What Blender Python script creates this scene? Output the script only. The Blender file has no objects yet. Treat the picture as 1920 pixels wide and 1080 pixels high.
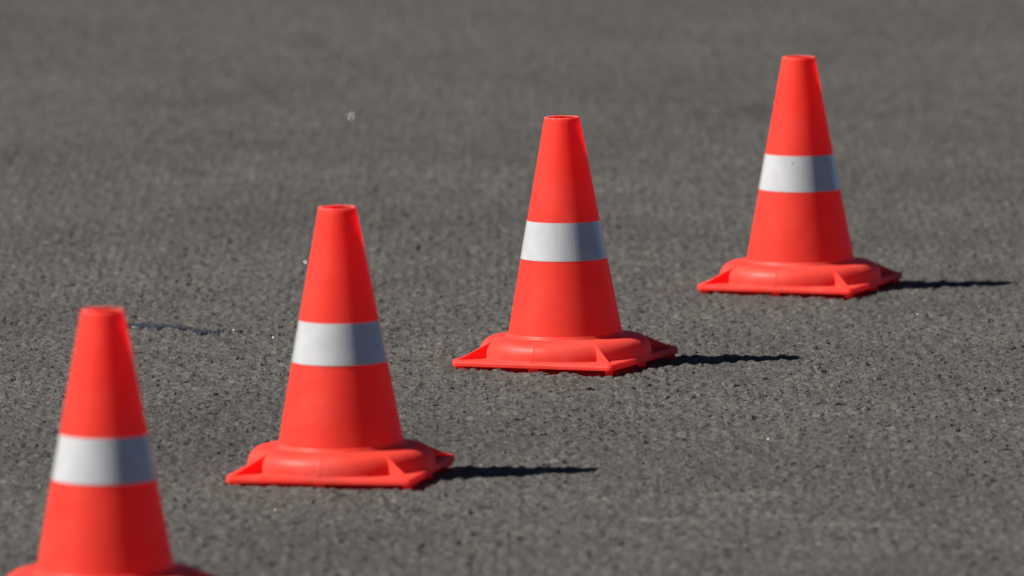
import bpy, bmesh, math, random
import numpy as np
from mathutils import Matrix, Vector
R = math.radians

# ------------------------------------------------------------------ camera
scene = bpy.context.scene
col = scene.collection
PITCH = 0.11437
cam = bpy.data.cameras.new('camera')
camo = bpy.data.objects.new('camera', cam)
col.objects.link(camo)
camo.location = (0, 0, 2.3219)
camo.rotation_euler = (math.pi / 2 - PITCH, 0, 0)
cam.sensor_width = 36.0
cam.lens = 18286 / 1920 * 36.0
cam.clip_start = 0.5
cam.clip_end = 2000
cam.dof.use_dof = True
cam.dof.focus_distance = 18.75
cam.dof.aperture_fstop = 4.4
cam.dof.aperture_blades = 0
scene.camera = camo

# ------------------------------------------------------------------ light
SUN_EL = R(47.4)
SUN_AZ = R(190.5)            # compass of the sun measured from +X, counter-clockwise
world = bpy.data.worlds.new('World')
scene.world = world
world.use_nodes = True
wn = world.node_tree
wn.nodes.clear()
sky = wn.nodes.new('ShaderNodeTexSky')
sky.sky_type = 'NISHITA'
sky.sun_disc = False
sky.sun_elevation = SUN_EL
sky.sun_rotation = math.pi / 2 - SUN_AZ
sky.altitude = 2500
sky.air_density = 0.4
sky.dust_density = 0.0
sky.ozone_density = 2.0
bg = wn.nodes.new('ShaderNodeBackground')
bg.inputs['Strength'].default_value = 0.05
wo = wn.nodes.new('ShaderNodeOutputWorld')
wn.links.new(sky.outputs[0], bg.inputs[0])
wn.links.new(bg.outputs[0], wo.inputs[0])

sun = bpy.data.lights.new('sun', 'SUN')
sun.energy = 5.0
sun.angle = R(0.53)
sun.color = (1.0, 0.955, 0.89)
suno = bpy.data.objects.new('sun', sun)
col.objects.link(suno)
sd = Vector((math.cos(SUN_AZ) * math.cos(SUN_EL), math.sin(SUN_AZ) * math.cos(SUN_EL), math.sin(SUN_EL)))
suno.rotation_euler = sd.to_track_quat('Z', 'Y').to_euler()
suno.location = (-8, 10, 12)

vs = scene.view_settings
vs.view_transform = 'Standard'
vs.look = 'None'
vs.gamma = 1
vs.exposure = 0.75
scene.render.engine = 'CYCLES'
scene.cycles.max_bounces = 12
scene.cycles.diffuse_bounces = 10
scene.cycles.sample_clamp_indirect = 4


# ------------------------------------------------------------------ helpers
def tag(o, label=None, cat=None, group=None, kind=None):
    for k, v in (('label', label), ('category', cat), ('group', group), ('kind', kind)):
        if v:
            o[k] = v
    return o


def mesh_obj(name, verts, faces, mat, parent=None, smooth=True, sharp=None):
    me = bpy.data.meshes.new(name)
    me.from_pydata([tuple(map(float, v)) for v in verts], [], faces)
    me.materials.append(mat)
    bm = bmesh.new(); bm.from_mesh(me)
    bmesh.ops.recalc_face_normals(bm, faces=bm.faces)
    if sharp:
        for e in bm.edges:
            if len(e.link_faces) == 2 and e.calc_face_angle(0) > R(sharp):
                e.smooth = False
    bm.to_mesh(me); bm.free()
    if smooth:
        for p in me.polygons:
            p.use_smooth = True
    o = bpy.data.objects.new(name, me)
    col.objects.link(o)
    o.parent = parent
    return o


class G:
    """small node-graph helper"""
    def __init__(s, name):
        s.mat = bpy.data.materials.new(name)
        s.mat.use_nodes = True
        s.t = s.mat.node_tree
        s.t.nodes.clear()
        s.out = s.n('ShaderNodeOutputMaterial')
        s.co = s.n('ShaderNodeTexCoord')

    def n(s, kind, **kw):
        nd = s.t.nodes.new(kind)
        for k, v in kw.items():
            setattr(nd, k, v)
        return nd

    def l(s, a, b):
        s.t.links.new(a, b)

    def set(s, sock, v):
        if isinstance(v, bpy.types.NodeSocket):
            s.l(v, sock)
        else:
            sock.default_value = v

    def m(s, op, a, b=0.0, c=None, clamp=False):
        nd = s.n('ShaderNodeMath', operation=op, use_clamp=clamp)
        s.set(nd.inputs[0], a); s.set(nd.inputs[1], b)
        if c is not None:
            s.set(nd.inputs[2], c)
        return nd.outputs[0]

    def noise(s, vec, scale, detail=2.0, rough=0.5, off=None):
        if off:
            mp = s.n('ShaderNodeMapping'); mp.inputs['Location'].default_value = off
            s.l(vec, mp.inputs[0]); vec = mp.outputs[0]
        nd = s.n('ShaderNodeTexNoise')
        s.l(vec, nd.inputs['Vector'])
        nd.inputs['Scale'].default_value = scale
        nd.inputs['Detail'].default_value = detail
        nd.inputs['Roughness'].default_value = rough
        return nd.outputs['Fac']

    def voro(s, vec, scale, feature='F1', rnd=1.0):
        nd = s.n('ShaderNodeTexVoronoi', feature=feature)
        s.l(vec, nd.inputs['Vector'])
        nd.inputs['Scale'].default_value = scale
        nd.inputs['Randomness'].default_value = rnd
        return nd

    def ramp(s, v, a, b, lo=0.0, hi=1.0):
        nd = s.n('ShaderNodeMapRange', interpolation_type='SMOOTHSTEP')
        s.set(nd.inputs[0], v)
        for i, x in enumerate((a, b, lo, hi)):
            nd.inputs[i + 1].default_value = x
        return nd.outputs[0]

    def mix(s, f, a, b):
        nd = s.n('ShaderNodeMix', data_type='RGBA')
        s.set(nd.inputs[0], f); s.set(nd.inputs[6], a); s.set(nd.inputs[7], b)
        return nd.outputs[2]

    def bsdf(s, **kw):
        nd = s.n('ShaderNodeBsdfPrincipled')
        for k, v in kw.items():
            s.set(nd.inputs[k.replace('_', ' ')], v)
        s.l(nd.outputs[0], s.out.inputs[0])
        return nd


def rgb(r, g, b):
    return (r, g, b, 1.0)


# ------------------------------------------------------------------ materials
def asphalt_material(name, method):
    g = G(name)
    sep = g.n('ShaderNodeSeparateXYZ'); g.l(g.co.outputs['Object'], sep.inputs[0])
    cmb = g.n('ShaderNodeCombineXYZ'); g.l(sep.outputs[0], cmb.inputs[0]); g.l(sep.outputs[1], cmb.inputs[1])
    flat = cmb.outputs[0]
    # warp a little so the stones are not regular cells
    wnz = g.n('ShaderNodeTexNoise'); g.l(flat, wnz.inputs['Vector'])
    wnz.inputs['Scale'].default_value = 70; wnz.inputs['Detail'].default_value = 2
    vm = g.n('ShaderNodeVectorMath', operation='MULTIPLY_ADD')
    g.l(wnz.outputs['Color'], vm.inputs[0]); vm.inputs[1].default_value = (.012, .012, 0); g.l(flat, vm.inputs[2])
    wv = vm.outputs[0]
    v1 = g.voro(wv, 46)                      # 22 mm stones
    v2 = g.voro(wv, 120)                     # 8 mm stones
    v3 = g.voro(flat, 330)                   # grit
    rnd1 = g.n('ShaderNodeSeparateColor'); g.l(v1.outputs['Color'], rnd1.inputs[0])
    rnd2 = g.n('ShaderNodeSeparateColor'); g.l(v2.outputs['Color'], rnd2.inputs[0])
    rnd3 = g.n('ShaderNodeSeparateColor'); g.l(v3.outputs['Color'], rnd3.inputs[0])
    dome1 = g.ramp(v1.outputs['Distance'], 0.18, 0.75, 1, 0)
    dome2 = g.ramp(v2.outputs['Distance'], 0.15, 0.75, 1, 0)
    # height in metres
    h = g.m('MULTIPLY', dome1, g.m('MULTIPLY_ADD', rnd1.outputs[0], .0050, .0010))
    h = g.m('ADD', h, g.m('MULTIPLY', dome2, g.m('MULTIPLY_ADD', rnd2.outputs[0], .0016, .0006)))
    h = g.m('ADD', h, g.m('MULTIPLY', g.noise(flat, 300, 3, .6), .0009))
    h = g.m('ADD', h, g.m('MULTIPLY_ADD', g.noise(flat, 20, 3, .55), .009, -.0065))
    # open pits between the stones
    pitn = g.noise(wv, 36, 1, .5, off=(7.1, 3.3, 0))
    pit = g.ramp(pitn, .375, .345)
    deep = g.m('MULTIPLY', pit, g.m('SUBTRACT', 1.0, g.m('MULTIPLY', dome1, .35)))
    pit2n = g.noise(wv, 70, 1, .5, off=(1.7, 9.2, 0))
    pit2 = g.m('MULTIPLY', g.ramp(pit2n, .335, .29), g.m('SUBTRACT', 1.0, g.m('MULTIPLY', dome2, .4)))
    h = g.m('SUBTRACT', h, g.m('MULTIPLY', deep, .0085))
    h = g.m('SUBTRACT', h, g.m('MULTIPLY', pit2, .0050))
    # colour
    big = g.noise(flat, 1.1, 4, .6)
    mid = g.noise(flat, 9, 3, .6, off=(3, 1, 0))
    tone = g.m('MULTIPLY_ADD', rnd1.outputs[1], .32, .84)
    tone = g.m('MULTIPLY', tone, g.m('MULTIPLY_ADD', rnd2.outputs[1], .22, .90))
    tone = g.m('MULTIPLY', tone, g.m('MULTIPLY_ADD', rnd3.outputs[1], .16, .92))
    tone = g.m('MULTIPLY', tone, g.m('MULTIPLY_ADD', big, .9, .53))
    tone = g.m('MULTIPLY', tone, g.m('MULTIPLY_ADD', mid, .7, .66))
    warm = g.mix(rnd2.outputs[2], rgb(.0505, .0498, .0475), rgb(.057, .0525, .047))
    warm = g.mix(g.ramp(rnd2.outputs[0], .93, .97, 0, .5), warm, rgb(.082, .062, .051))
    pale = g.mix(g.ramp(rnd3.outputs[0], .90, .97, 0, .6), warm, rgb(.105, .102, .092))
    sc = g.n('ShaderNodeVectorMath', operation='SCALE'); g.l(pale, sc.inputs[0]); g.l(tone, sc.inputs[3])
    mot = g.noise(flat, 55, 3, .6, off=(2.2, 5.5, 0))
    sc2 = g.n('ShaderNodeVectorMath', operation='SCALE'); g.l(sc.outputs[0], sc2.inputs[0]); g.set(sc2.inputs[3], g.m('MULTIPLY_ADD', mot, .7, .65))
    hue = g.ramp(g.noise(flat, 2.3, 3, .6, off=(11, 4, 0)), .38, .66)
    tint = g.mix(hue, rgb(.99, 1.0, .975), rgb(1.03, .99, .985))
    mt = g.n('ShaderNodeMix', data_type='RGBA', blend_type='MULTIPLY'); mt.inputs[0].default_value = 1
    g.l(sc2.outputs[0], mt.inputs[6]); g.l(tint, mt.inputs[7])
    surf = mt.outputs[2]

    def patches(spots, thr):
        tot = None
        for px, py, rx, ry in spots:
            ax = g.m('DIVIDE', g.m('SUBTRACT', sep.outputs[0], px), rx)
            ay = g.m('DIVIDE', g.m('SUBTRACT', sep.outputs[1], py), ry)
            d2 = g.m('ADD', g.m('MULTIPLY', ax, ax), g.m('MULTIPLY', ay, ay))
            w = g.m('SUBTRACT', 1.0, d2, clamp=True)
            tot = w if tot is None else g.m('MAXIMUM', tot, w)
        nz = g.noise(flat, 60, 4, .65, off=(4, 4, 0))
        return g.ramp(g.m('MULTIPLY', tot, g.m('MULTIPLY_ADD', nz, 1.6, .2)), thr, thr + .35)
    # pale scuffs and dark drips that lie on the lot
    scuff = patches([(.588, 16.633, .10, .05), (.453, 16.746, .07, .04), (.286, 16.70, .11, .03), (.67, 16.633, .05, .05),
                     (.40, 17.02, .12, .05)], .25)
    surf = g.mix(g.m('MULTIPLY', scuff, .38), surf, rgb(.115, .111, .099))
    drip = patches([(.168, 16.417, .035, .06), (.612, 16.534, .022, .05), (.346, 17.346, .022, .12), (.455, 23.989, .05, .16),
                    (.533, 23.934, .035, .12), (.613, 24.003, .05, .2), (-.658, 23.234, .035, .2), (-.586, 23.17, .04, .14),
                    (.164, 17.506, .02, .08), (-.534, 25.956, .05, .35), (.76, 20.02, .05, .1)], .2)
    surf = g.mix(g.m('MULTIPLY', drip, .32), surf, rgb(.018, .018, .021))
    bind = g.m('MAXIMUM', deep, pit2)
    colr = g.mix(g.m('MULTIPLY', bind, .95), surf, rgb(.006, .006, .006))
    b = g.bsdf(Base_Color=colr, Roughness=.72)
    b.inputs['Specular IOR Level'].default_value = .35
    d = g.n('ShaderNodeDisplacement'); d.inputs['Midlevel'].default_value = 0; d.inputs['Scale'].default_value = 1
    g.l(h, d.inputs['Height'])
    g.l(d.outputs[0], g.out.inputs['Displacement'])
    g.mat.displacement_method = method
    return g.mat


def plastic_material(name, dusty):
    g = G(name)
    obj = g.co.outputs['Object']
    info = g.n('ShaderNodeObjectInfo')
    loc = g.n('ShaderNodeVectorMath', operation='MULTIPLY_ADD')
    g.l(info.outputs['Location'], loc.inputs[0]); loc.inputs[1].default_value = (3.1, 1.7, 2.3); g.l(obj, loc.inputs[2])
    p = loc.outputs[0]
    dust = g.ramp(g.noise(p, 14, 5, .62), .42, .78, dusty * .4, dusty + .12)
    base = g.mix(dust, rgb(.99, .094, .058), rgb(.97, .35, .29))
    mp = g.n('ShaderNodeMapping'); mp.inputs['Rotation'].default_value = (.3, .5, .2); mp.inputs['Scale'].default_value = (9, 9, 70)
    g.l(p, mp.inputs[0])
    rub = g.m('MULTIPLY', g.ramp(g.noise(mp.outputs[0], 1.0, 3, .6), .60, .74), g.ramp(g.noise(p, 7, 2, .5, off=(3, 8, 1)), .50, .62))
    base = g.mix(g.m('MULTIPLY', rub, .22), base, rgb(.45, .10, .08))
    spk = g.voro(p, 90)
    rs = g.n('ShaderNodeSeparateColor'); g.l(spk.outputs['Color'], rs.inputs[0])
    dots = g.m('MULTIPLY', g.ramp(rs.outputs[0], .985, .99), g.ramp(spk.outputs['Distance'], .10, .05))
    base = g.mix(g.m('MULTIPLY', dots, .45), base, rgb(.8, .35, .25))
    # the cut rim at the very top is stress-whitened in patches
    sp = g.n('ShaderNodeSeparateXYZ'); g.l(obj, sp.inputs[0])
    rimw = g.m('MULTIPLY', g.ramp(sp.outputs[2], .4820, .4832), g.ramp(g.noise(p, 160, 3, .6), .40, .60, .15, .8))
    base = g.mix(rimw, base, rgb(.95, .55, .48))
    rough = g.m('MULTIPLY_ADD', g.noise(p, 30, 4, .6), .14, .38)
    b = g.bsdf(Base_Color=base, Roughness=rough)
    b.inputs['IOR'].default_value = 1.48
    b.inputs['Specular IOR Level'].default_value = .40
    # the moulded plastic lets some light through, and only the red of it
    tr = g.n('ShaderNodeBsdfTranslucent'); tr.inputs[0].default_value = rgb(.99, .014, .010)
    mx = g.n('ShaderNodeMixShader'); mx.inputs[0].default_value = .62
    g.l(b.outputs[0], mx.inputs[1]); g.l(tr.outputs[0], mx.inputs[2]); g.l(mx.outputs[0], g.out.inputs[0])
    hh = g.m('ADD', g.m('MULTIPLY', g.noise(p, 9, 2, .5), .0022), g.m('MULTIPLY', g.noise(p, 600, 2, .5), .00004))
    bp = g.n('ShaderNodeBump'); bp.inputs['Distance'].default_value = 1; bp.inputs['Strength'].default_value = 1
    g.l(hh, bp.inputs['Height']); g.l(bp.outputs[0], b.inputs['Normal'])
    return g.mat


def band_material():
    g = G('silver_reflective_sheeting')
    obj = g.co.outputs['Object']
    info = g.n('ShaderNodeObjectInfo')
    loc = g.n('ShaderNodeVectorMath', operation='MULTIPLY_ADD')
    g.l(info.outputs['Location'], loc.inputs[0]); loc.inputs[1].default_value = (5.3, 2.9, 1.1); g.l(obj, loc.inputs[2])
    p = loc.outputs[0]
    base = g.mix(g.ramp(g.noise(p, 25, 4, .6), .35, .75), rgb(.45, .455, .455), rgb(.40, .405, .405))
    v = g.voro(p, 75)
    rs = g.n('ShaderNodeSeparateColor'); g.l(v.outputs['Color'], rs.inputs[0])
    size = g.m('MULTIPLY_ADD', rs.outputs[1], .13, .07)
    dots = g.m('MULTIPLY', g.ramp(rs.outputs[0], .945, .955), g.m('LESS_THAN', v.outputs['Distance'], size))
    base = g.mix(g.m('MULTIPLY', dots, .75), base, rgb(.10, .07, .05))
    # faint vertical creases of the wrapped strip
    sep = g.n('ShaderNodeSeparateXYZ'); g.l(obj, sep.inputs[0])
    ang = g.m('ARCTAN2', sep.outputs[1], sep.outputs[0])
    cv = g.n('ShaderNodeCombineXYZ'); g.l(g.m('MULTIPLY', ang, 8.0), cv.inputs[0]); g.l(g.m('MULTIPLY', sep.outputs[2], 2.0), cv.inputs[1])
    crease = g.noise(cv.outputs[0], 2.6, 4, .65)
    b = g.bsdf(Base_Color=base, Roughness=g.m('MULTIPLY_ADD', crease, .25, .20), Metallic=0.0)
    bp = g.n('ShaderNodeBump'); bp.inputs['Distance'].default_value = .00035; bp.inputs['Strength'].default_value = 1
    g.l(crease, bp.inputs['Height']); g.l(bp.outputs[0], b.inputs['Normal'])
    b.inputs['Coat Weight'].default_value = .5
    b.inputs['Coat Roughness'].default_value = .12
    return g.mat


def simple_material(name, c, rough, metallic=0.0, scale=200):
    g = G(name)
    nz = g.noise(g.co.outputs['Object'], scale, 3, .6)
    dark = tuple(x * .7 for x in c)
    b = g.bsdf(Base_Color=g.mix(nz, rgb(*dark), rgb(*c)), Roughness=rough, Metallic=metallic)
    return g.mat


M_ASPHALT = asphalt_material('asphalt', 'BOTH')
M_ASPHALT_FAR = asphalt_material('asphalt_far', 'BUMP')
M_RED = plastic_material('fluorescent_red_plastic', .04)
M_RED_WORN = plastic_material('weathered_red_plastic', .24)
M_BAND = band_material()
M_SHADE = simple_material('shade', (.016, .019, .028), .55)  # bluish near-black that paints a shadow onto the asphalt
M_FOIL = simple_material('bright_glass_chip', (.8, .8, .78), .30, 0.0)

# ------------------------------------------------------------------ ground: one sheet out to the horizon
def spaced(lo, hi, step, far_lo, far_hi):
    mid = list(np.arange(lo, hi + step / 2, step))
    out, d, x = [], step * 2, lo
    while x - d > far_lo:
        x -= d; out.append(x); d *= 1.35
    out.append(far_lo)
    left = out[::-1]
    out, d, x = [], step * 2, hi
    while x + d < far_hi:
        x += d; out.append(x); d *= 1.35
    out.append(far_hi)
    return np.array(left + mid + out)


gx = spaced(-1.5, 1.5, .0034, -500, 500)
gn = spaced(15.6, 22.6, .0046, -200, 22.7)
gn = gn[gn < 22.602]
gy = np.concatenate([gn, spaced(22.608, 28.2, .0085, 22.607, 900)[1:]])
nx, ny = len(gx), len(gy)
co = np.zeros((ny, nx, 3), dtype=np.float32)
co[:, :, 0] = gx[None, :]
co[:, :, 1] = gy[:, None]
me = bpy.data.meshes.new('ground')
me.vertices.add(nx * ny)
me.vertices.foreach_set('co', co.ravel())
idx = np.arange(nx * ny, dtype=np.int32).reshape(ny, nx)
q = np.stack([idx[:-1, :-1], idx[:-1, 1:], idx[1:, 1:], idx[1:, :-1]], -1).reshape(-1)
nf = (nx - 1) * (ny - 1)
me.loops.add(nf * 4)
me.loops.foreach_set('vertex_index', q)
me.polygons.add(nf)
me.polygons.foreach_set('loop_start', np.arange(nf, dtype=np.int32) * 4)
me.polygons.foreach_set('use_smooth', np.ones(nf, dtype=bool))
me.update(calc_edges=True)
me.materials.append(M_ASPHALT)
me.materials.append(M_ASPHALT_FAR)
fx = ((gx[:-1] < -1.5 - 1e-6) | (gx[1:] > 1.5 + .004))[None, :]
fy = ((gy[:-1] < 15.6 - 1e-6) | (gy[1:] > 28.2 + .009))[:, None]
me.polygons.foreach_set('material_index', (fx | fy).astype(np.int32).ravel())
ground = bpy.data.objects.new('ground', me)
col.objects.link(ground)
tag(ground, kind='structure')

# ------------------------------------------------------------------ the cone
ZT, Z1, Z2, ZB = .4835, .2818, .2083, .0562     # top, band top, band bottom, foot of the body
RT, RB = .0338, .1129
A = .1707                                        # half side of the square base


def rad(z):
    return RB + (RT - RB) * (z - ZB) / (ZT - ZB)


def lathe(profile, seg, closed=True, wob=None):
    verts, faces = [], []
    n = len(profile)
    for i in range(seg):
        a = 2 * math.pi * i / seg
        for k, (r, z) in enumerate(profile):
            dr, dz = wob(a, z, k) if wob else (0, 0)
            verts.append(((r + dr) * math.cos(a), (r + dr) * math.sin(a), z + dz))
    for i in range(seg):
        j = (i + 1) % seg
        for k in range(n if closed else n - 1):
            l = (k + 1) % n
            faces.append((i * n + k, j * n + k, j * n + l, i * n + l))
    return verts, faces


def body_mesh(parent, seed):
    rnd = random.Random(seed)
    ph = [rnd.uniform(0, 6.28) for _ in range(6)]
    TH = .0022
    outer = [(rad(ZB + (ZT - .0012 - ZB) * t / 56), ZB + (ZT - .0012 - ZB) * t / 56) for t in range(57)]
    rim = [(RT - .0002, ZT - .0005), (RT - .0007, ZT - .0001), (RT - .0018, ZT), (RT - .0036, ZT - .0002), (RT - .0048, ZT - .0012)]
    inner = [(rad(ZT - .003 - (ZT - .003 - ZB + .002) * t / 40) - TH, ZT - .003 - (ZT - .003 - ZB + .002) * t / 40) for t in range(41)]
    prof = outer + rim + inner
    inner[0] = (RT - .0050, inner[0][1])
    no = len(outer)
    seg = 288
    jag = [rnd.gauss(0, 1) for _ in range(seg)]
    flash = [max(0.0, math.sin(i * 2 * math.pi / seg * 3 + ph[0]) + .6 * math.sin(i * 2 * math.pi / seg * 7 + ph[1]) - .9) for i in range(seg)]

    def wob(a, z, k):
        dr = .00035 * math.sin(2 * a + ph[2] + 9 * z) + .0002 * math.sin(3 * a + ph[3] - 17 * z)
        dz = 0
        if no <= k < no + 5:
            i = int(round(a / (2 * math.pi) * seg)) % seg
            dz = .00012 * jag[i] + .0011 * flash[i]
            dr += .0001 * jag[(i + 7) % seg]
        return dr, dz
    v, f = lathe(prof, seg, True, wob)
    return mesh_obj('cone_body', v, f, M_RED, parent)


def band_mesh(parent, seed, seam):
    rnd = random.Random(seed)
    seg = 300
    rows = 10
    over = .16                                  # overlap of the strip's ends, radians
    verts, faces = [], []
    ph = rnd.uniform(0, 6)
    tot = seg + 1
    n = 2 * (rows + 1)
    for i in range(tot):
        u = i / seg
        a = seam + (2 * math.pi + over) * u
        lift = .0006 + (.0012 * max(0, min(1, (u * (2 * math.pi + over) - 2 * math.pi + .06) / .06)))
        if u > .985:
            lift += .0016 * (u - .985) / .015
        for side in (0, 1):
            for k in range(rows + 1):
                kk = k if side == 0 else rows - k
                t = kk / rows
                zt = Z1 + .0006 * math.sin(a + ph)
                zb = Z2 + .0006 * math.sin(a + ph + .4)
                z = zb + (zt - zb) * t
                r = rad(z) + lift + (.0002 if side == 0 else -.0002)
                verts.append((r * math.cos(a), r * math.sin(a), z))
    for i in range(tot - 1):
        for k in range(n):
            l = (k + 1) % n
            faces.append((i * n + k, (i + 1) * n + k, (i + 1) * n + l, i * n + l))
    faces.append(tuple(range(n)))
    faces.append(tuple(range((tot - 1) * n, tot * n)))
    return mesh_obj('reflective_band', verts, faces, M_BAND, parent, sharp=50)


def square_r(a, half=A, c=.010):
    """distance from the centre to a rounded square's outline in direction a"""
    a = abs((a + math.pi / 4) % (math.pi / 2) - math.pi / 4)
    r = half / math.cos(a)
    if r * math.sin(a) > half - c:
        b = half - c
        dx, dy = math.cos(a), math.sin(a)
        p = b * dx + b * dy
        r = p + math.sqrt(max(0, p * p - (2 * b * b - c * c)))
    return r


def base_mesh(parent):
    top = [(.1104, .0640), (.1127, .0625), (.1133, .0598), (.1145, .0576), (.1168, .0563), (.1205, .0558), (.128, .0556),
           (.136, .0553), (.143, .0546), (.149, .0533), (.1545, .0508), (.1592, .0470), (.1630, .0420),
           (.1658, .0360), (.1674, .0300), (.1682, .0245), (.1684, .0212), (.1687, .0199), (.1691, .0195)]
    under = [(.1655, .0165), (.1648, .0245), (.1630, .0330), (.1590, .0410), (.1520, .0480), (.143, .0516),
             (.128, .0528), (.1170, .0530), (.1104, .0535)]
    seg = 640
    verts, faces = [], []
    n = None
    for i in range(seg):
        a = 2 * math.pi * i / seg
        Rr = square_r(a)
        loc = abs((a + math.pi / 4) % (math.pi / 2) - math.pi / 4)       # 0 at the middle of a side
        arc = loc * .165
        seam = .0009 * math.exp(-(arc / .0028) ** 2)
        pts = []
        for (r, z) in top:
            k = seam if .130 < r < .1685 else 0
            nr = (r - .14) / .03
            pts.append((r + k * max(0, min(1, nr)) * .6, z + k * (1 - max(0, min(1, nr)))))
        r0 = .1691
        R1 = Rr - .0013
        for t in (.25, .5, .75):
            pts.append((r0 + (R1 - .0010 - r0) * t, .0195 + .0004 * t))
        pts += [(max(r0 + .00005, R1 - .0010), .0200), (R1 - .0003, .0198), (R1, .0192), (Rr - .0011, .0170), (Rr - .0009, .0162),
                (Rr - .0002, .0157), (Rr, .0151), (Rr, .0088), (Rr - .0003, .0080), (Rr - .0010, .0078),
                (Rr - .0028, .0078), (Rr - .0034, .0084), (Rr - .0036, .0160)]
        for t in (.5,):
            pts.append(((Rr - .0036) * (1 - t) + .1656 * t, .0163))
        pts += under
        n = len(pts)
        for r, z in pts:
            verts.append((r * math.cos(a), r * math.sin(a), z))
    for i in range(seg):
        j = (i + 1) % seg
        for k in range(n):
            l = (k + 1) % n
            faces.append((i * n + k, j * n + k, j * n + l, i * n + l))
    return mesh_obj('base', verts, faces, M_RED_WORN, parent, sharp=60)


def fin_mesh(parent, a):
    """upright triangular web from the collar out to a corner of the base"""
    prof = [(.1480, .0190), (.1480, .0535), (.1530, .0525), (.1700, .0450), (.1900, .0360), (.2120, .0262), (.2275, .0204), (.2275, .0190)]
    verts = []
    for s in (-1, 1):
        for r, z in prof:
            w = .0030 - .0018 * (z - .019) / .034
            verts.append((r, s * w, z))
    n = len(prof)
    # rounded crest
    faces = [tuple(range(n)), tuple(range(2 * n - 1, n - 1, -1))]
    for k in range(n):
        l = (k + 1) % n
        faces.append((k, l, n + l, n + k))
    c, s = math.cos(a), math.sin(a)
    verts = [(x * c - y * s, x * s + y * c, z) for x, y, z in verts]
    o = mesh_obj('corner_fin', verts, faces, M_RED_WORN, parent, smooth=False)
    bev(o, .0006)
    return o


def bev(o, w):
    bm = bmesh.new(); bm.from_mesh(o.data)
    es = [e for e in bm.edges if e.calc_face_angle(0) > .3]
    bmesh.ops.bevel(bm, geom=es, offset=w, segments=2, affect='EDGES', profile=.6)
    bm.to_mesh(o.data); bm.free()


def foot_mesh(parent, x, y, a, w, d):
    """short tapered stud under the rim; a = its direction from the centre"""
    verts = []
    for z, k in ((-.0012, .86), (.0079, 1.0), (.0158, 1.0)):
        for sx, sy in ((-1, -1), (1, -1), (1, 1), (-1, 1)):
            verts.append((sx * d / 2 * k, sy * w / 2 * k, z))
    faces = [(3, 2, 1, 0), (8, 9, 10, 11)]
    for b in (0, 4):
        for k in range(4):
            l = (k + 1) % 4
            faces.append((b + k, b + l, b + 4 + l, b + 4 + k))
    c, s = math.cos(a), math.sin(a)
    verts = [(px * c - py * s + x, px * s + py * c + y, z) for px, py, z in verts]
    o = mesh_obj('foot', verts, faces, M_RED_WORN, parent, smooth=False)
    bev(o, .0005)
    return o


GROUP = 'traffic cones standing in a slanting row'


def make_cone():
    root = bpy.data.objects.new('traffic_cone', None)
    root.empty_display_size = .1
    col.objects.link(root)
    root['category'] = 'traffic cone'
    root['group'] = GROUP
    body_mesh(root, 4)
    band_mesh(root, 5, R(-28))
    base = base_mesh(root)
    for k in range(4):
        fin_mesh(base, R(45 + 90 * k))
    for k in range(4):
        a = R(45 + 90 * k)
        foot_mesh(base, .2235 * math.cos(a), .2235 * math.sin(a), a, .014, .012)
        a = R(90 * k)
        foot_mesh(base, .1605 * math.cos(a), .1605 * math.sin(a), a, .019, .012)
    return root


def children(o):
    return [c for c in bpy.data.objects if c.parent == o]


def copy_tree(o, parent=None):
    c = o.copy()
    col.objects.link(c)
    c.parent = parent
    for ch in children(o):
        copy_tree(ch, c)
    return c


#        x         y        yaw      lean    pitch   label
CONES = [
    (.10503, 18.92396, -.40624, -.01605, -.01097, 10,
     'orange-red traffic cone, third from the left, in sharp focus, long shadow ending on open asphalt'),
    (-.30457, 17.27181, -.22355, -.01426, .00105, 95,
     'orange-red traffic cone between the blurred nearest cone and the sharply focused one'),
    (.60203, 20.2224, -.35375, -.01092, -.00479, 205,
     'orange-red traffic cone farthest away, at the upper right end of the row'),
    (-.66081, 15.70157, -.30, -.00646, .00834, 118,
     'nearest and most blurred orange-red traffic cone, its base cut off by the bottom edge'),
]
proto = make_cone()
trees = [proto] + [copy_tree(proto) for _ in CONES[1:]]
for o, (x, y, yaw, tilt, tf, spin, label) in zip(trees, CONES):
    m = Matrix.Rotation(tf, 4, 'X') @ Matrix.Rotation(tilt, 4, 'Y') @ Matrix.Rotation(yaw, 4, 'Z')
    o.matrix_world = Matrix.Translation((x, y, -.0002)) @ m
    o['label'] = label
for o, c in zip(trees[1:], CONES[1:]):
    # each cone's tube and its strip were turned differently when it was put together
    for ch in children(o):
        if ch.name.startswith('cone_body') or ch.name.startswith('reflective_band'):
            ch.rotation_euler = (0, 0, R(c[5]) if ch.name.startswith('cone_body') else R((c[5] % 24) - 12))

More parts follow.
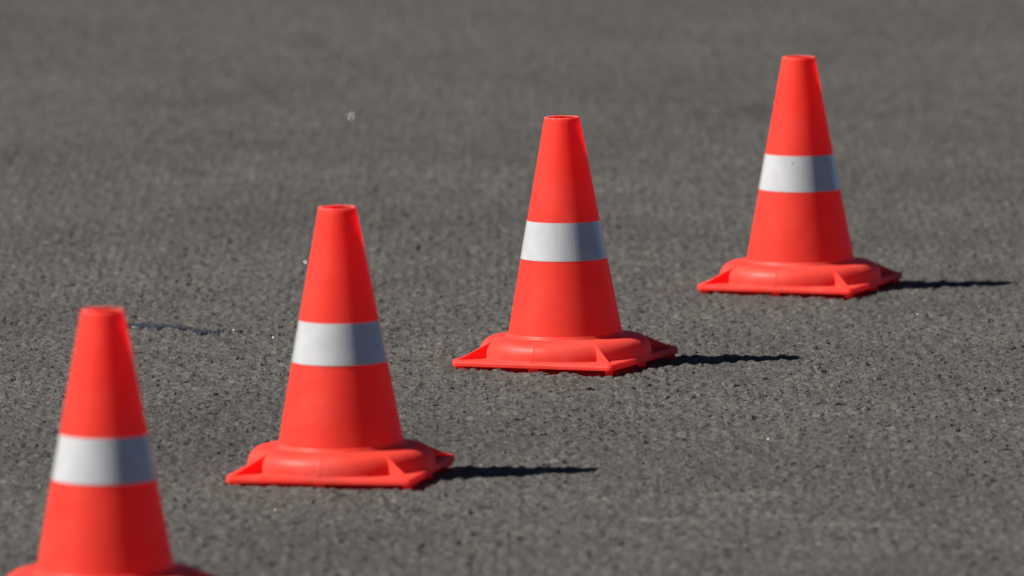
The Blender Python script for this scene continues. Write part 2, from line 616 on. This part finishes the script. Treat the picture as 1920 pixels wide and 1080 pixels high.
# ------------------------------------------------------------------ dark mesh strip standing in for a shadow behind the nearest cone
def shadow_streak():
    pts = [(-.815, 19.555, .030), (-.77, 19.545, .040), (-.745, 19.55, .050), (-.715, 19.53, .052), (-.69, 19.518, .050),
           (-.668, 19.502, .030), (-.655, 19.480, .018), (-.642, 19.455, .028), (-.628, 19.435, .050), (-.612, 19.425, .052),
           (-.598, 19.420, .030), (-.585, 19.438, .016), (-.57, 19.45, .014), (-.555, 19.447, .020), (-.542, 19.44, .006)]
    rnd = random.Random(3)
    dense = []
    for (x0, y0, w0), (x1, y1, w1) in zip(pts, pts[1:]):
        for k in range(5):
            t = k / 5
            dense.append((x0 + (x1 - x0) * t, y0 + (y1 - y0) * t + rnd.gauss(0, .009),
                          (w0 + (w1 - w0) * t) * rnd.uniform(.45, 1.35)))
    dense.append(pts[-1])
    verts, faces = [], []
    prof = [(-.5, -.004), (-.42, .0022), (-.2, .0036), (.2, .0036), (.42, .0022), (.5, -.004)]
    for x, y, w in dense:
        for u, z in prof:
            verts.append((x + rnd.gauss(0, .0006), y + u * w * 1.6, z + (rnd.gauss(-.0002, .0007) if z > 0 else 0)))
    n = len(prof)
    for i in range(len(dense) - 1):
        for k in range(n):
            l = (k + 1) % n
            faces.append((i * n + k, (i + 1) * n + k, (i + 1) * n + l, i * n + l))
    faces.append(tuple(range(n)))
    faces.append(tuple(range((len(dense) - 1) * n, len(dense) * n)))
    o = mesh_obj('shadow_streak', verts, faces, M_SHADE)
    tag(o, 'thin wavy painted shadow lying on the asphalt behind the nearest cone', 'shadow streak')


shadow_streak()

# ------------------------------------------------------------------ tiny chips of glass that glint in the sun
def chip(x, y, s, seed, label, tint=0.0):
    rnd = random.Random(seed)
    v = (Vector((0, 0, 2.3219)) - Vector((x, y, 0))).normalized()
    nrm = (v + sd).normalized()                  # the facet that throws the sun this way
    q = nrm.to_track_quat('Z', 'Y')
    k = 6
    verts, top, bot = [], [], []
    offs = [(2 * math.pi * i / k + rnd.uniform(-.3, .3), rnd.uniform(.8, 1.15)) for i in range(k)]
    for a, r in offs:
        verts.append(q @ Vector((s * r * math.cos(a), s * r * math.sin(a), 0)))
    for a, r in offs:
        verts.append(q @ Vector((s * r * .8 * math.cos(a), s * r * .8 * math.sin(a), -s * .9)))
    faces = [tuple(range(k)), tuple(range(2 * k - 1, k - 1, -1))]
    for i in range(k):
        faces.append((i, k + i, k + (i + 1) % k, (i + 1) % k))
    o = mesh_obj('glass_chip', verts, faces, M_FOIL, smooth=False)
    o.location = (x, y, .0035 + s * .5)
    tag(o, label, 'glass chip', 'tiny glass chips glinting on the asphalt')


chip(-.3962, 23.8801, .0021, 1, 'brightest glinting glass chip on the far asphalt, a round blurred spot above the second cone')
chip(-.4412, 20.6614, .0012, 2, 'tiny glinting glass chip on the asphalt just left of the second cone near its top')
chip(-.4767, 19.318, .0008, 3, 'tiny glinting glass chip on the asphalt left of the second cone\'s silver band')
chip(-.5590, 19.4436, .0009, 4, 'tiny glinting glass chip lying on the end of the dark painted shadow')
chip(.8248, 19.709, .0007, 5, 'tiny glinting glass chip on the asphalt in front of the farthest cone\'s right corner')
chip(.4699, 17.7512, .0007, 6, 'tiny glinting glass chip on the open asphalt at the lower right of the picture')
chip(-.4126, 16.8005, .0007, 7, 'tiny glinting glass chip on the asphalt in front of the second cone\'s base')
